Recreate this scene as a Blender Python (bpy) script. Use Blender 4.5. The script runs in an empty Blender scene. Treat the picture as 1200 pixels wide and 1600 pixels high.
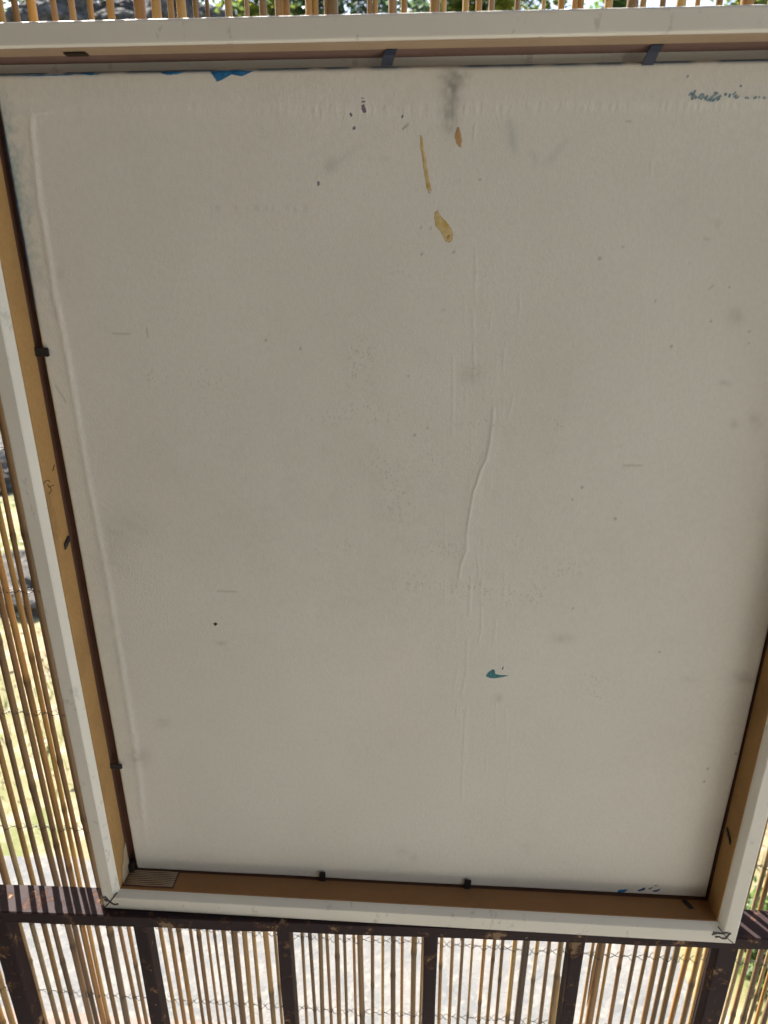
import bpy, bmesh, math, random
import numpy as np
from mathutils import Vector, Matrix, noise

rnd = random.Random(7)
nr = np.random.default_rng(11)
scene = bpy.context.scene
col = scene.collection
R = math.radians

# ------------------------------------------------------------------ camera
S = 0.65                                   # one fitted unit in metres
CAM = Vector((0.0, -0.6 * S, 1.508))
FPX, PITCH, YAW, ROLL = 1029.2, 0.3557, -0.0622, -0.0012   # focal length for a 1200x1600 frame
cp, sp, cy, sy = math.cos(PITCH), math.sin(PITCH), math.cos(YAW), math.sin(YAW)
FWD = Vector((sy * cp, cy * cp, -sp))
_r = Vector((cy, -sy, 0)); _u = _r.cross(FWD)
RGT = _r * math.cos(ROLL) + _u * math.sin(ROLL)
UPV = _u * math.cos(ROLL) - _r * math.sin(ROLL)
cam_d = bpy.data.cameras.new('camera')
cam = bpy.data.objects.new('camera', cam_d)
col.objects.link(cam)
m = Matrix((RGT, UPV, -FWD)).transposed().to_4x4(); m.translation = CAM
cam.matrix_world = m
cam_d.sensor_width = 36; cam_d.sensor_fit = 'AUTO'
cam_d.lens = 36 * FPX / 1600
cam_d.clip_start = 0.02; cam_d.clip_end = 400
cam_d.dof.use_dof = True; cam_d.dof.focus_distance = 0.47; cam_d.dof.aperture_fstop = 11
scene.camera = cam

# ------------------------------------------------------------------ sky, sun, exposure
SUN_AZ, SUN_EL = R(-36), R(52)             # sun stands beyond the screen, to the left
w = bpy.data.worlds.new('World'); scene.world = w; w.use_nodes = True
nt = w.node_tree
sky = nt.nodes.new('ShaderNodeTexSky'); sky.sky_type = 'NISHITA'; sky.sun_disc = False
sky.dust_density = 2.5; sky.ozone_density = 1.0; sky.sun_elevation = SUN_EL; sky.sun_rotation = SUN_AZ
nt.links.new(sky.outputs[0], nt.nodes['Background'].inputs[0])
nt.nodes['Background'].inputs[1].default_value = 0.11
sun_d = bpy.data.lights.new('sun', 'SUN'); sun_d.energy = 5.0; sun_d.angle = R(0.53); sun_d.color = (1, 0.95, 0.87)
sun = bpy.data.objects.new('sun', sun_d); col.objects.link(sun)
tosun = Vector((math.sin(SUN_AZ) * math.cos(SUN_EL), math.cos(SUN_AZ) * math.cos(SUN_EL), math.sin(SUN_EL)))
sun.rotation_euler = (-tosun).to_track_quat('-Z', 'Y').to_euler(); sun.location = (0, 0, 6)
scene.view_settings.view_transform = 'Standard'; scene.view_settings.look = 'None'
scene.view_settings.exposure = 1.93; scene.view_settings.gamma = 1

# ------------------------------------------------------------------ helpers
def ray(px, py):
    return FWD + RGT * ((px - 600) / FPX) - UPV * ((py - 800) / FPX)
def on_y(px, py, Y):                        # point seen at a photo pixel on the upright plane y = Y
    d = ray(px, py); return CAM + d * ((Y - CAM.y) / d.y)
def on_z(px, py, Z=0.0):
    d = ray(px, py); return CAM + d * ((Z - CAM.z) / d.z)
def on_x(px, py, X):
    d = ray(px, py); return CAM + d * ((X - CAM.x) / d.x)

def tag(o, label=None, cat=None, group=None, kind=None):
    if label: o['label'] = label
    if cat: o['category'] = cat
    if group: o['group'] = group
    if kind: o['kind'] = kind
    return o
def empty(name, loc, label, cat, group=None):
    o = bpy.data.objects.new(name, None); col.objects.link(o); o.location = loc
    o.empty_display_size = 0.05
    return tag(o, label, cat, group)
def link(name, me, mat, parent=None, smooth=False):
    o = bpy.data.objects.new(name, me); col.objects.link(o)
    if mat is not None and not me.materials: me.materials.append(mat)
    if parent is not None:
        o.parent = parent
        o.matrix_parent_inverse = Matrix.Translation(world_of(parent)).inverted()
    if smooth:
        me.polygons.foreach_set('use_smooth', [True] * len(me.polygons))
    return o
def world_of(o):
    v = Vector(o.location)
    if o.parent is not None: v = v + world_of(o.parent) + o.matrix_parent_inverse.translation
    return v
def mesh(name, V, F):
    me = bpy.data.meshes.new(name); me.from_pydata([tuple(v) for v in V], [], F); me.update(); return me
class MB:
    def __init__(s): s.V = []; s.F = []; s.C = []
    def add(s, V, F, c=None):
        b = len(s.V); s.V += [tuple(v) for v in V]; s.F += [tuple(i + b for i in f) for f in F]
        s.C += [c or (1, 1, 1)] * len(V) if not isinstance(c, list) else c
    def box(s, lo, hi, c=None, rot=None, ctr=None):
        x0, y0, z0 = lo; x1, y1, z1 = hi
        V = [Vector(v) for v in [(x0,y0,z0),(x1,y0,z0),(x1,y1,z0),(x0,y1,z0),(x0,y0,z1),(x1,y0,z1),(x1,y1,z1),(x0,y1,z1)]]
        if rot is not None: V = [rot @ (v - ctr) + ctr for v in V]
        s.add(V, [(0,3,2,1),(4,5,6,7),(0,1,5,4),(1,2,6,5),(2,3,7,6),(3,0,4,7)], c)
    def tube(s, pts, rad, n=6, cols=None, cap=True, flat=1.0):
        pts = [Vector(p) for p in pts]; V = []; F = []; C = []
        for i, p in enumerate(pts):
            t = (pts[min(i + 1, len(pts) - 1)] - pts[max(i - 1, 0)]).normalized()
            a = t.cross(Vector((0, 1, 0)) if abs(t.y) < .9 else Vector((1, 0, 0))).normalized(); b = t.cross(a)
            r = rad[i] if hasattr(rad, '__len__') else rad
            for k in range(n):
                an = 2 * math.pi * k / n
                V.append(p + a * (r * math.cos(an)) + b * (r * flat * math.sin(an)))
                C.append(cols[i] if cols else (1, 1, 1))
        for i in range(len(pts) - 1):
            for k in range(n):
                F.append((i * n + k, i * n + (k + 1) % n, (i + 1) * n + (k + 1) % n, (i + 1) * n + k))
        if cap:
            F.append(tuple(range(n))[::-1]); F.append(tuple((len(pts) - 1) * n + k for k in range(n)))
        s.add(V, F, C)
    def build(s, name, mat, parent=None, smooth=False, colour=False):
        me = mesh(name, s.V, s.F)
        if colour:
            a = me.color_attributes.new('tint', 'FLOAT_COLOR', 'POINT')
            a.data.foreach_set('color', np.array([(c[0], c[1], c[2], 1) for c in s.C], np.float32).ravel())
        return link(name, me, mat, parent, smooth)
def bevel(o, wd, seg=2):
    mo = o.modifiers.new('bevel', 'BEVEL'); mo.width = wd; mo.segments = seg; mo.limit_method = 'ANGLE'; return o

# ------------------------------------------------------------------ materials
class NT:
    def __init__(s, name, rough=0.7, spec=0.4):
        s.m = bpy.data.materials.new(name); s.m.use_nodes = True; s.t = s.m.node_tree
        s.b = s.t.nodes['Principled BSDF']; s.b.inputs['Roughness'].default_value = rough
        s.b.inputs['Specular IOR Level'].default_value = spec
        s.co = s.t.nodes.new('ShaderNodeTexCoord')
    def n(s, typ, **kw):
        x = s.t.nodes.new(typ)
        for k, v in kw.items(): setattr(x, k, v)
        return x
    def l(s, a, b): s.t.links.new(a, b)
    def noise(s, scale, detail=4, rough=.55, stretch=None, dist=0, coord='Object'):
        x = s.n('ShaderNodeTexNoise'); x.inputs['Scale'].default_value = scale; x.inputs['Detail'].default_value = detail
        x.inputs['Roughness'].default_value = rough; x.inputs['Distortion'].default_value = dist
        if stretch:
            mp = s.n('ShaderNodeMapping'); mp.inputs['Scale'].default_value = stretch
            s.l(s.co.outputs[coord], mp.inputs[0]); s.l(mp.outputs[0], x.inputs['Vector'])
        else: s.l(s.co.outputs[coord], x.inputs['Vector'])
        return x.outputs['Fac']
    def ramp(s, fac, stops, interp='LINEAR'):
        x = s.n('ShaderNodeValToRGB'); r = x.color_ramp; r.interpolation = interp
        while len(r.elements) < len(stops): r.elements.new(.5)
        for e, (p, c) in zip(r.elements, stops):
            e.position = p; e.color = (c[0], c[1], c[2], 1) if hasattr(c, '__len__') else (c, c, c, 1)
        s.l(fac, x.inputs[0]); return x.outputs[0]
    def mix(s, fac, a, b, mode='MIX'):
        x = s.n('ShaderNodeMix', data_type='RGBA', blend_type=mode)
        for v, i in ((fac, 0), (a, 6), (b, 7)):
            if hasattr(v, 'is_linked') or hasattr(v, 'links'): s.l(v, x.inputs[i])
            elif i == 0: x.inputs[0].default_value = v
            else: x.inputs[i].default_value = (v[0], v[1], v[2], 1)
        return x.outputs[2]
    def attr(s, name):
        x = s.n('ShaderNodeAttribute'); x.attribute_name = name; return x.outputs['Color']
    def base(s, c):
        if hasattr(c, 'links'): s.l(c, s.b.inputs['Base Color'])
        else: s.b.inputs['Base Color'].default_value = (c[0], c[1], c[2], 1)
        return s
    def rough(s, c): s.l(c, s.b.inputs['Roughness']); return s
    def bump(s, h, strength=.3, dist=.001, prev=None):
        x = s.n('ShaderNodeBump'); x.inputs['Strength'].default_value = strength; x.inputs['Distance'].default_value = dist
        s.l(h, x.inputs['Height'])
        if prev is not None: s.l(prev, x.inputs['Normal'])
        s.l(x.outputs[0], s.b.inputs['Normal']); return x.outputs[0]

M = {}
# primed canvas board
t = NT('primed_canvas', .62, .35)
c = t.mix(t.noise(9, 5, .6), (.665, .645, .565), (.74, .72, .65))
c = t.mix(t.ramp(t.noise(420, 2, .5, (1, 1, .7)), [(.35, .0), (.75, .35)]), c, (.60, .58, .50))
c = t.mix(1.0, c, t.attr('stain'), 'MULTIPLY'); t.base(c)
b1 = t.bump(t.noise(1000, 2, .6, (1, 1, .75)), .42, .0006)
b2 = t.bump(t.noise(28, 3, .5, (1.3, 1, .6)), .04, .0010, b1)
t.rough(t.ramp(t.noise(40, 3), [(.3, .52), (.7, .72)]))
M['canvas'] = t.m
# white foil on the frame
t = NT('white_foil', .42, .5)
c = t.mix(t.noise(14, 4), (.665, .64, .55), (.735, .71, .62))
sc = t.ramp(t.noise(85, 6, .72, (1, 1, .6)), [(.58, 0), (.64, .65)])
c = t.mix(sc, c, (.44, .42, .37)); c = t.mix(t.ramp(t.noise(5, 4), [(.45, 0), (.7, .6)]), c, (.60, .585, .51)); t.base(c)
t.bump(t.noise(240, 3), .08, .0006)
M['white'] = t.m
# raw fibreboard
t = NT('fibreboard', .85, .25)
c = t.mix(t.noise(30, 5, .6), (.37, .215, .075), (.42, .255, .10))
c = t.mix(t.ramp(t.noise(420, 3, .7), [(.4, 0), (.8, .45)]), c, (.27, .15, .055))
c = t.mix(t.ramp(t.noise(7, 4, .7), [(.5, 0), (.72, .75)]), c, (.25, .14, .06)); c = t.mix(t.ramp(t.noise(70, 6, .7, (1, 1, .25)), [(.56, 0), (.72, .55)]), c, (.19, .105, .05))
t.base(c); t.bump(t.noise(500, 3), .15, .0005)
M['fibre'] = t.m
t = NT('brown_fibreboard', .85, .25)
c = t.mix(t.noise(30, 5, .6), (.26, .135, .055), (.33, .18, .075)); c = t.mix(t.ramp(t.noise(9, 5, .7), [(.5, 0), (.75, .6)]), c, (.19, .095, .04)); t.base(c); t.bump(t.noise(500, 3), .15, .0005); M['fibre_brown'] = t.m
t = NT('dusty_fibreboard', .85, .25)
c = t.mix(t.noise(30, 5, .6), (.31, .225, .145), (.38, .285, .19)); c = t.mix(t.ramp(t.noise(12, 5, .7), [(.5, 0), (.75, .6)]), c, (.26, .17, .11)); t.base(c); t.bump(t.noise(500, 3), .15, .0005); M['fibre_dusty'] = t.m
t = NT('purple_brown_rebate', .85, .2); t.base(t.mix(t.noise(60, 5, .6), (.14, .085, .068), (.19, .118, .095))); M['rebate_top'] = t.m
t = NT('dark_brown_rebate', .85, .2); t.base(t.mix(t.noise(60, 5, .6), (.085, .040, .026), (.13, .066, .042))); M['rebate'] = t.m  # darker brown than the lining, for the strip next to the board
t = NT('glued_paper', .8, .3); c = t.mix(t.noise(60, 4), (.36, .26, .15), (.46, .36, .24)); t.base(c); t.bump(t.noise(200, 3), .3, .0008); M['paper'] = t.m
t = NT('black_metal', .45, .5); c = t.mix(t.noise(120, 4), (.010, .010, .012), (.035, .033, .032)); t.base(c); t.b.inputs['Metallic'].default_value = .3; M['clip'] = t.m
t = NT('navy_metal', .5, .5); t.base(t.mix(t.noise(90, 4), (.008, .012, .028), (.013, .024, .055))); M['navy'] = t.m
t = NT('steel_nail', .5, .5); t.base(t.mix(t.noise(200, 4), (.035, .032, .03), (.13, .12, .11))); t.b.inputs['Metallic'].default_value = .6; M['nail'] = t.m
t = NT('joint_gap', .9, .1); t.base(t.mix(t.noise(300, 3), (.02, .015, .01), (.05, .035, .02))); M['gap'] = t.m
def paint(name, a, b2_, sc=300, rough=.5, brk=.5):
    t = NT(name, rough, .3); t.base(t.mix(t.ramp(t.noise(sc, 4, .6), [(.35, 0), (.65, 1)]), a, b2_)); t.bump(t.noise(500, 3), .3, .0006)
    rim = t.attr('tint'); ad = t.n('ShaderNodeMath', operation='MULTIPLY_ADD'); t.l(t.noise(900, 3, .65), ad.inputs[0]); ad.inputs[1].default_value = brk; t.l(rim, ad.inputs[2])
    al = t.ramp(ad.outputs[0], [(brk * .42, 0), (brk * .42 + .30, 1)]); t.l(al, t.b.inputs['Alpha']); M[name] = t.m
paint('ochre_paint', (.50, .34, .085), (.64, .53, .29), 170, .5, 1.35)
paint('orange_paint', (.42, .235, .09), (.54, .36, .19), 300, .5, .8)
paint('teal_paint', (.02, .13, .155), (.06, .24, .26))
paint('blue_paint', (.012, .10, .27), (.03, .19, .40))
paint('navy_paint', (.015, .05, .15), (.05, .12, .26))
paint('purple_paint', (.09, .06, .10), (.26, .20, .25), 500, .5, .9)
paint('brown_paint', (.07, .035, .012), (.12, .06, .02))
paint('ink', (.12, .22, .26), (.36, .42, .44), 500, .5, 1.0)
# chipped railing paint
t = NT('chipped_paint', .65, .08)
n1 = t.noise(48, 7, .68, None, .15); n2 = t.noise(80, 6, .68, None, .1)
c = t.mix(t.noise(12, 4), (.019, .012, .013), (.042, .028, .028))
c = t.mix(t.ramp(n1, [(.55, 0), (.58, 1)]), c, (.072, .040, .028))
c = t.mix(t.ramp(n1, [(.61, 0), (.63, 1)]), c, (.24, .165, .10))
c = t.mix(t.ramp(n2, [(.70, 0), (.715, 1)]), c, (.34, .28, .20)); t.base(c)
t.rough(t.ramp(n1, [(.5, .6), (.62, .8)]))
t.bump(t.ramp(n1, [(.54, 1), (.66, 0)]), .5, .0006)
M['rail'] = t.m
# reeds
t = NT('dry_reed', .5, .4)
c = t.mix(t.ramp(t.noise(90, 4, .6, (1, 1, .03)), [(.35, 0), (.7, 1)]), t.attr('tint'), (.20, .115, .045))
c = t.mix(.55, t.attr('tint'), c)
c = t.mix(t.ramp(t.noise(55, 4, .6), [(.66, 0), (.74, .7)]), c, (.10, .065, .035)); t.base(c)
t.bump(t.noise(700, 3, .6, (1, 1, .05)), .25, .0006); M['reed'] = t.m
t = NT('binding_wire', .4, .5); t.base(t.mix(t.noise(60, 3), (.03, .028, .027), (.10, .095, .09))); t.b.inputs['Metallic'].default_value = .7; M['wire'] = t.m
# ground
def ground_mat(name, a, b_, c_, sc=2.2):
    t = NT(name, .95, .15)
    c = t.mix(t.ramp(t.noise(sc, 6, .6), [(.4, 0), (.6, 1)]), a, b_)
    c = t.mix(t.ramp(t.noise(sc * 5, 6, .65), [(.5, 0), (.66, 1)]), c, c_); t.base(c)
    t.bump(t.noise(40, 6, .7), .6, .01); M[name] = t.m
ground_mat('soil', (.20, .165, .10), (.115, .13, .05), (.27, .23, .17))
ground_mat('pale_concrete', (.150, .146, .138), (.115, .118, .119), (.19, .18, .16), 9)
ground_mat('hill_earth', (.12, .10, .06), (.07, .085, .035), (.2, .18, .14), 1.2)
ground_mat('tile', (.20, .152, .128), (.175, .13, .11), (.22, .17, .15), 6)
ground_mat('rock', (.06, .056, .05), (.13, .122, .11), (.028, .026, .023), 11)
ground_mat('floor_tile', (.57, .545, .49), (.53, .505, .45), (.60, .575, .52), 3)
ground_mat('plaster', (.38, .37, .335), (.35, .34, .31), (.40, .39, .355), 3)
ground_mat('roof_wood', (.16, .10, .06), (.13, .08, .045), (.2, .13, .08), 6)
ground_mat('bark', (.10, .075, .05), (.06, .045, .03), (.15, .12, .09), 12)
def leaf_mat(name):
    t = NT(name, .5, .35); t.base(t.mix(t.noise(30, 3), t.attr('tint'), t.mix(.4, t.attr('tint'), (.02, .035, .01))))
    try:
        t.b.inputs['Transmission Weight'].default_value = 0
        t.b.inputs['Subsurface Weight'].default_value = 0
    except Exception: pass
    tr = t.n('ShaderNodeBsdfTranslucent'); t.l(t.attr('tint'), tr.inputs[0])
    mx = t.n('ShaderNodeMixShader'); mx.inputs[0].default_value = .55
    out = t.t.nodes['Material Output']; t.l(t.b.outputs[0], mx.inputs[1]); t.l(tr.outputs[0], mx.inputs[2]); t.l(mx.outputs[0], out.inputs[0])
    M[name] = t.m
leaf_mat('leaf')

# ------------------------------------------------------------------ setting
RAILZ = CAM.z - .7815 * S                   # top of the railing, about 1 m
def slab(name, lo, hi, mat):
    b = MB(); b.box(lo, hi); o = b.build(name, M[mat]); o['kind'] = 'structure'; return o
def hill_h(x, y):
    s = min(1, max(0, (y - 4.6) / 6.5)); s = s * s * (3 - 2 * s)
    side = 1 / (1 + math.exp((x - 0.6) / 1.1))
    return s * (0.9 + 3.9 * side) + .05 * noise.noise(Vector((x * .8, y * .8, 0)))
V = []; F = []
nx, ny = 90, 90
xs = [math.copysign(abs(u) ** 2.2 * 120, u) for u in np.linspace(-1, 1, nx)]
ys = [0.12 + (v ** 2.6) * 150 for v in np.linspace(0, 1, ny)]
for y in ys:
    for x in xs:
        V.append((x, y, (hill_h(x, min(y, 40)) if y > 4.2 else .012 * noise.noise(Vector((x * 3, y * 3, 4))) if y > 1.6 else 0) - .02))
for j in range(ny - 1):
    for i in range(nx - 1):
        F.append((j * nx + i, j * nx + i + 1, (j + 1) * nx + i + 1, (j + 1) * nx + i))
g = link('ground', mesh('ground', V, F), M['soil'], smooth=True); g['kind'] = 'structure'
# pale concrete path under the screen, with an uneven far edge
V = []; F = []
pxs = np.linspace(-2.2, .62, 60)
for x in pxs:
    e = .92 + .05 * noise.noise(Vector((x * 4, 1, 0))) + .03 * noise.noise(Vector((x * 15, 3, 0)))
    V += [(x, .30, -.012), (x, e, -.012), (x, e + .015, -.05)]
for i in range(len(pxs) - 1):
    a = i * 3; F += [(a, a + 3, a + 4, a + 1), (a + 1, a + 4, a + 5, a + 2)]
o = link('concrete_path', mesh('concrete_path', V, F), M['pale_concrete']); o['kind'] = 'structure'
slab('terracotta_edging', (-1.9, .2, -.05), (-.20, on_z(150, 1588).y, .006), 'tile')
slab('unseen_veranda_floor', (-3.2, -3.2, -.05), (3.6, .06, .25), 'floor_tile')  # out of view; raised and pale to bounce sunlight up onto the board
slab('unseen_roof', (-1.7, -2.7, 2.55), (1.3, -.05, 2.63), 'roof_wood')  # out of view; shades from above, edges set to let sun reach the floor
slab('unseen_back_wall', (-1.6, -2.65, .2505), (3.4, -2.25, 2.548), 'plaster')  # unseen wall added behind the camera, toned so the floor's bounce dominates
slab('light_block_wall', (-1.2, -2.247, .2505), (-.95, .02, 2.548), 'roof_wood')  # unseen dark wall added close by to cut light from the left

# ------------------------------------------------------------------ picture frame
IL, IR, IB, IT = -.3793 * S, .3704 * S, -.7513 * S + CAM.z, .163 * S + CAM.z     # inner walls
WL, WR, WB, WT = .0234 * S, .0247 * S, .0302 * S, .0184 * S                     # face widths
OL, OR_, OB, OT = IL - WL, IR + WR, IB - WB, IT + WT
LIP, BACK, PAN = .0435 * S, .053 * S, .036 * S                                  # depths behind the face
frame = empty('picture_frame', (0, .016, OB), 'white picture frame seen from behind, standing on the railing with its canvas board clipped in', 'picture frame')
def rail_section(side, sec, name, mat, parent, smooth=False):
    """sec: list of (u, depth), u = 0 at the inner wall, 1 at the outer edge; ends are mitred."""
    ends = []
    for e in (0, 1):
        pts = []
        for u, dd in sec:
            l = IL + (IL - OL) * -u; r = IR + (OR_ - IR) * u; b = IB - (IB - OB) * u; t_ = IT + (OT - IT) * u
            if side == 'top': p = (l if e == 0 else r, dd, t_)
            if side == 'bottom': p = (r if e == 0 else l, dd, b)
            if side == 'left': p = (l, dd, b if e == 0 else t_)
            if side == 'right': p = (r, dd, t_ if e == 0 else b)
            pts.append(p)
        ends.append(pts)
    k = len(sec); nseg = 24
    V = []; F = []
    for s_ in range(nseg + 1):
        f = s_ / nseg
        V += [Vector(a).lerp(Vector(b), f) for a, b in zip(*ends)]
    closed = sec[0] == sec[-1]
    for s_ in range(nseg):
        for i in range(k - 1):
            F.append((s_ * k + i, s_ * k + i + 1, (s_ + 1) * k + i + 1, (s_ + 1) * k + i))
    F.append(tuple(range(k - 1 if closed else k))[::-1]); F.append(tuple(nseg * k + i for i in range(k - 1 if closed else k)))
    return link(name, mesh(name, V, F), mat, parent, smooth)
rails = {}
for side in ('top', 'right', 'bottom', 'left'):
    wdt = {'top': WT, 'right': WR, 'bottom': WB, 'left': WL}[side]
    REB = (.020 if side == 'top' else .0335) * S
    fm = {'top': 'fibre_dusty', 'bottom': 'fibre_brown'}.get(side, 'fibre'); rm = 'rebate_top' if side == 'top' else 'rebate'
    q = .0012 / wdt; lipu = -.011 / wdt
    ch = .0014 if side == 'top' else .0042
    sec = [(.04, ch), (.07 if side == 'top' else .10, ch * .72), (.12 if side == 'top' else .28, .0006 if side != 'top' else .0002), (.17 if side == 'top' else .34, 0), (1 - q, 0), (1 - .3 * q, .0004), (1, .0012), (1, BACK - .001), (1 - q * .7, BACK),
           (lipu + q, BACK), (lipu, BACK - .001), (lipu, LIP + .0005), (lipu + .2 * q, LIP), (.04, LIP), (.04, ch)]
    rails[side] = rail_section(side, sec, 'frame_rail', M['white'], frame)
    sec = [(.0395, ch - .0002), (0, ch + .0002), (0, REB), (.0395, REB), (.0395, ch - .0002)]
    rail_section(side, sec, 'fibreboard_lining', M[fm], rails[side])
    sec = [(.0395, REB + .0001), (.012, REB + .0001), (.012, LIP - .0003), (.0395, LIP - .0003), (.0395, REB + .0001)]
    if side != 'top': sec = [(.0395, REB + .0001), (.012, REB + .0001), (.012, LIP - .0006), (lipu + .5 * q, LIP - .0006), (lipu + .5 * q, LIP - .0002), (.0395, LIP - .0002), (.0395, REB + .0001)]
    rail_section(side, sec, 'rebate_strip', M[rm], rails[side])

# ---- dark mitre joints and the nails driven across them
def ribbon(pts, wd, y, th, name, mat, parent):
    b = MB(); pts = [Vector(p) for p in pts]
    V = []; F = []
    for i, p in enumerate(pts):
        tt = (pts[min(i + 1, len(pts) - 1)] - pts[max(i - 1, 0)]).normalized(); nn = Vector((-tt.z, 0, tt.x))
        ww = (wd[i] if hasattr(wd, '__len__') else wd) * .5
        V += [p + nn * ww + Vector((0, y, 0)), p - nn * ww + Vector((0, y, 0)), p - nn * ww + Vector((0, y - th, 0)), p + nn * ww + Vector((0, y - th, 0))]
    for i in range(len(pts) - 1):
        a = 4 * i
        for k in range(4): F.append((a + k, a + 4 + k, a + 4 + (k + 1) % 4, a + (k + 1) % 4))
    F.append((0, 1, 2, 3)); F.append(tuple(4 * (len(pts) - 1) + k for k in (3, 2, 1, 0)))
    b.add(V, F); o = b.build(name, mat, parent); bm = bmesh.new(); bm.from_mesh(o.data); bmesh.ops.recalc_face_normals(bm, faces=bm.faces); bm.to_mesh(o.data); bm.free(); return o
def facepx(L): return [Vector((p.x, 0, p.z)) for p in (on_y(a, b, 0) for a, b in L)]
ribbon(facepx([(162, 1420), (167, 1414), (173, 1408), (178, 1401), (183, 1395)]), [.0006, .0009, .0009, .0009, .001], .0004, .0008, 'mitre_joint', M['gap'], rails['bottom'])
ribbon(facepx([(1146, 1474), (1140, 1469), (1134, 1463), (1128, 1455), (1122, 1448)]), [.0006, .0005, .0004, .0005, .0007], .0004, .0008, 'mitre_joint', M['gap'], rails['bottom'])
for L in ([(160, 1402), (165, 1401), (169, 1406), (174, 1410)], [(174, 1410), (179, 1413), (185, 1412)], [(163, 1404), (168, 1408)]):
    ribbon(facepx(L), .0011, .0003, .001, 'corner_nail', M['nail'], rails['left'])
for L in ([(1112, 1460), (1122, 1457), (1132, 1459)], [(1117, 1464), (1123, 1463), (1128, 1466), (1134, 1466), (1139, 1459), (1142, 1458)], [(1114, 1456), (1124, 1458), (1136, 1457), (1141, 1459)]):
    ribbon(facepx(L), .0010, .0003, .001, 'corner_nail', M['nail'], rails['bottom'])

# ---- ribbed paper pads glued into the lower left corner
pad = MB()
ch = .0042
x0, x1 = IL + .0006, on_z(268, 1395, IB).x
pad.box((x0, ch + .002, IB + .0001), (x1, PAN - .001, IB + .0009))
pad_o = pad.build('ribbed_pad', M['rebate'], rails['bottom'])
for k in range(9):
    b = MB(); yy = ch + .0032 + k * (PAN - ch - .005) / 8.5
    b.tube([(x0 + .001 + f * (x1 - x0 - .002), yy + .0002 * math.sin(f * 9 + k), IB + .0010) for f in np.linspace(0, 1, 8)], .00048, 6)
    b.build('rib', M['paper'], pad_o, True)
pad = MB(); zt_ = on_x(192, 1325, IL).z
V = []; pts = [(ch + .004, IB + .001), (PAN - .002, IB + .001), (PAN - .002, zt_ + .002), (PAN - .007, zt_ - .001), (ch + .010, zt_ - .009), (ch + .006, zt_ - .014)]
for d_ in (.0002, .0011): V += [(IL + d_, y, z) for y, z in pts]
n_ = len(pts); F = [tuple(range(n_)), tuple(range(n_, 2 * n_))[::-1]] + [(i, (i + 1) % n_, n_ + (i + 1) % n_, n_ + i) for i in range(n_)]
pad.add(V, F); pad.build('torn_paper_patch', M['paper'], rails['left'])

# ---- canvas board
PL, PR, PB, PT = -.3726 * S, .3692 * S, -.7503 * S + CAM.z, .1545 * S + CAM.z + .0008
NX, NZ = 720, 620
def left_edge(z):
    f = (z - PB) / (PT - PB); return PL + .0016 * (1 - f) - .0012 * f
gu = np.linspace(0, 1, NX)[None, :].repeat(NZ, 0); gw = np.linspace(0, 1, NZ)[:, None].repeat(NX, 1)   # w = 0 at the bottom
GZ = PB + gw * (PT - PB)
LX = PL + .0016 * (1 - gw) - .0012 * gw
GX = LX + gu * (PR - LX)
# photo-pixel coordinates of every grid point, used only to place the marks on the board
dx = GX - CAM.x; dy = PAN - CAM.y; dz = GZ - CAM.z
den = dx * FWD.x + dy * FWD.y + dz * FWD.z
U = 600 + FPX * (dx * RGT.x + dy * RGT.y + dz * RGT.z) / den
W = 800 - FPX * (dx * UPV.x + dy * UPV.y + dz * UPV.z) / den
def smooth_noise(nx_, nz_, seed):
    r_ = np.random.default_rng(seed); a = r_.random((nz_ + 3, nx_ + 3))
    xx = np.linspace(0, nx_, NX); zz = np.linspace(0, nz_, NZ)
    xi = xx.astype(int); zi = zz.astype(int); xf = xx - xi; zf = zz - zi
    xf = xf * xf * (3 - 2 * xf); zf = (zf * zf * (3 - 2 * zf))[:, None]
    g_ = lambda dz_, dx_: a[np.ix_(zi + dz_, xi + dx_)]
    return (g_(0, 0) * (1 - xf) + g_(0, 1) * xf) * (1 - zf) + (g_(1, 0) * (1 - xf) + g_(1, 1) * xf) * zf
def seg_d(L):
    best = np.full(U.shape, 1e9)
    for (a, b), (c_, d_) in zip(L[:-1], L[1:]):
        vx, vy = c_ - a, d_ - b; t_ = np.clip(((U - a) * vx + (W - b) * vy) / (vx * vx + vy * vy), 0, 1)
        best = np.minimum(best, np.hypot(U - a - t_ * vx, W - b - t_ * vy))
    return best
def gauss(x, y, rx, ry, rot=0):
    c_, s_ = math.cos(rot), math.sin(rot); a = (U - x) * c_ + (W - y) * s_; b = -(U - x) * s_ + (W - y) * c_
    return np.exp(-(a / rx) ** 2 - (b / ry) ** 2)
n_c = smooth_noise(30, 36, 1); n_m = smooth_noise(120, 150, 2); n_f = smooth_noise(360, 310, 3); n_ff = nr.random(U.shape)
H = .0016 * (smooth_noise(3, 4, 5) - .5)
H += .0007 * (smooth_noise(7, 8, 41) - .5)
# canvas folded round the left edge
FOLD = [(50, 196), (56, 255), (61, 300), (73, 375), (85, 450), (107, 562), (129, 700), (138, 752), (167, 900), (186, 1015), (208, 1150), (219, 1225), (226, 1290), (231, 1345)]
fx = np.interp(W, [p[1] for p in FOLD], [p[0] for p in FOLD])
sd = U - fx
inside = 1 / (1 + np.exp(np.clip(sd / 2.0, -30, 30)))
fade = 1 / (1 + np.exp(np.clip((W - 1290) / 15, -30, 30)))
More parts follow.
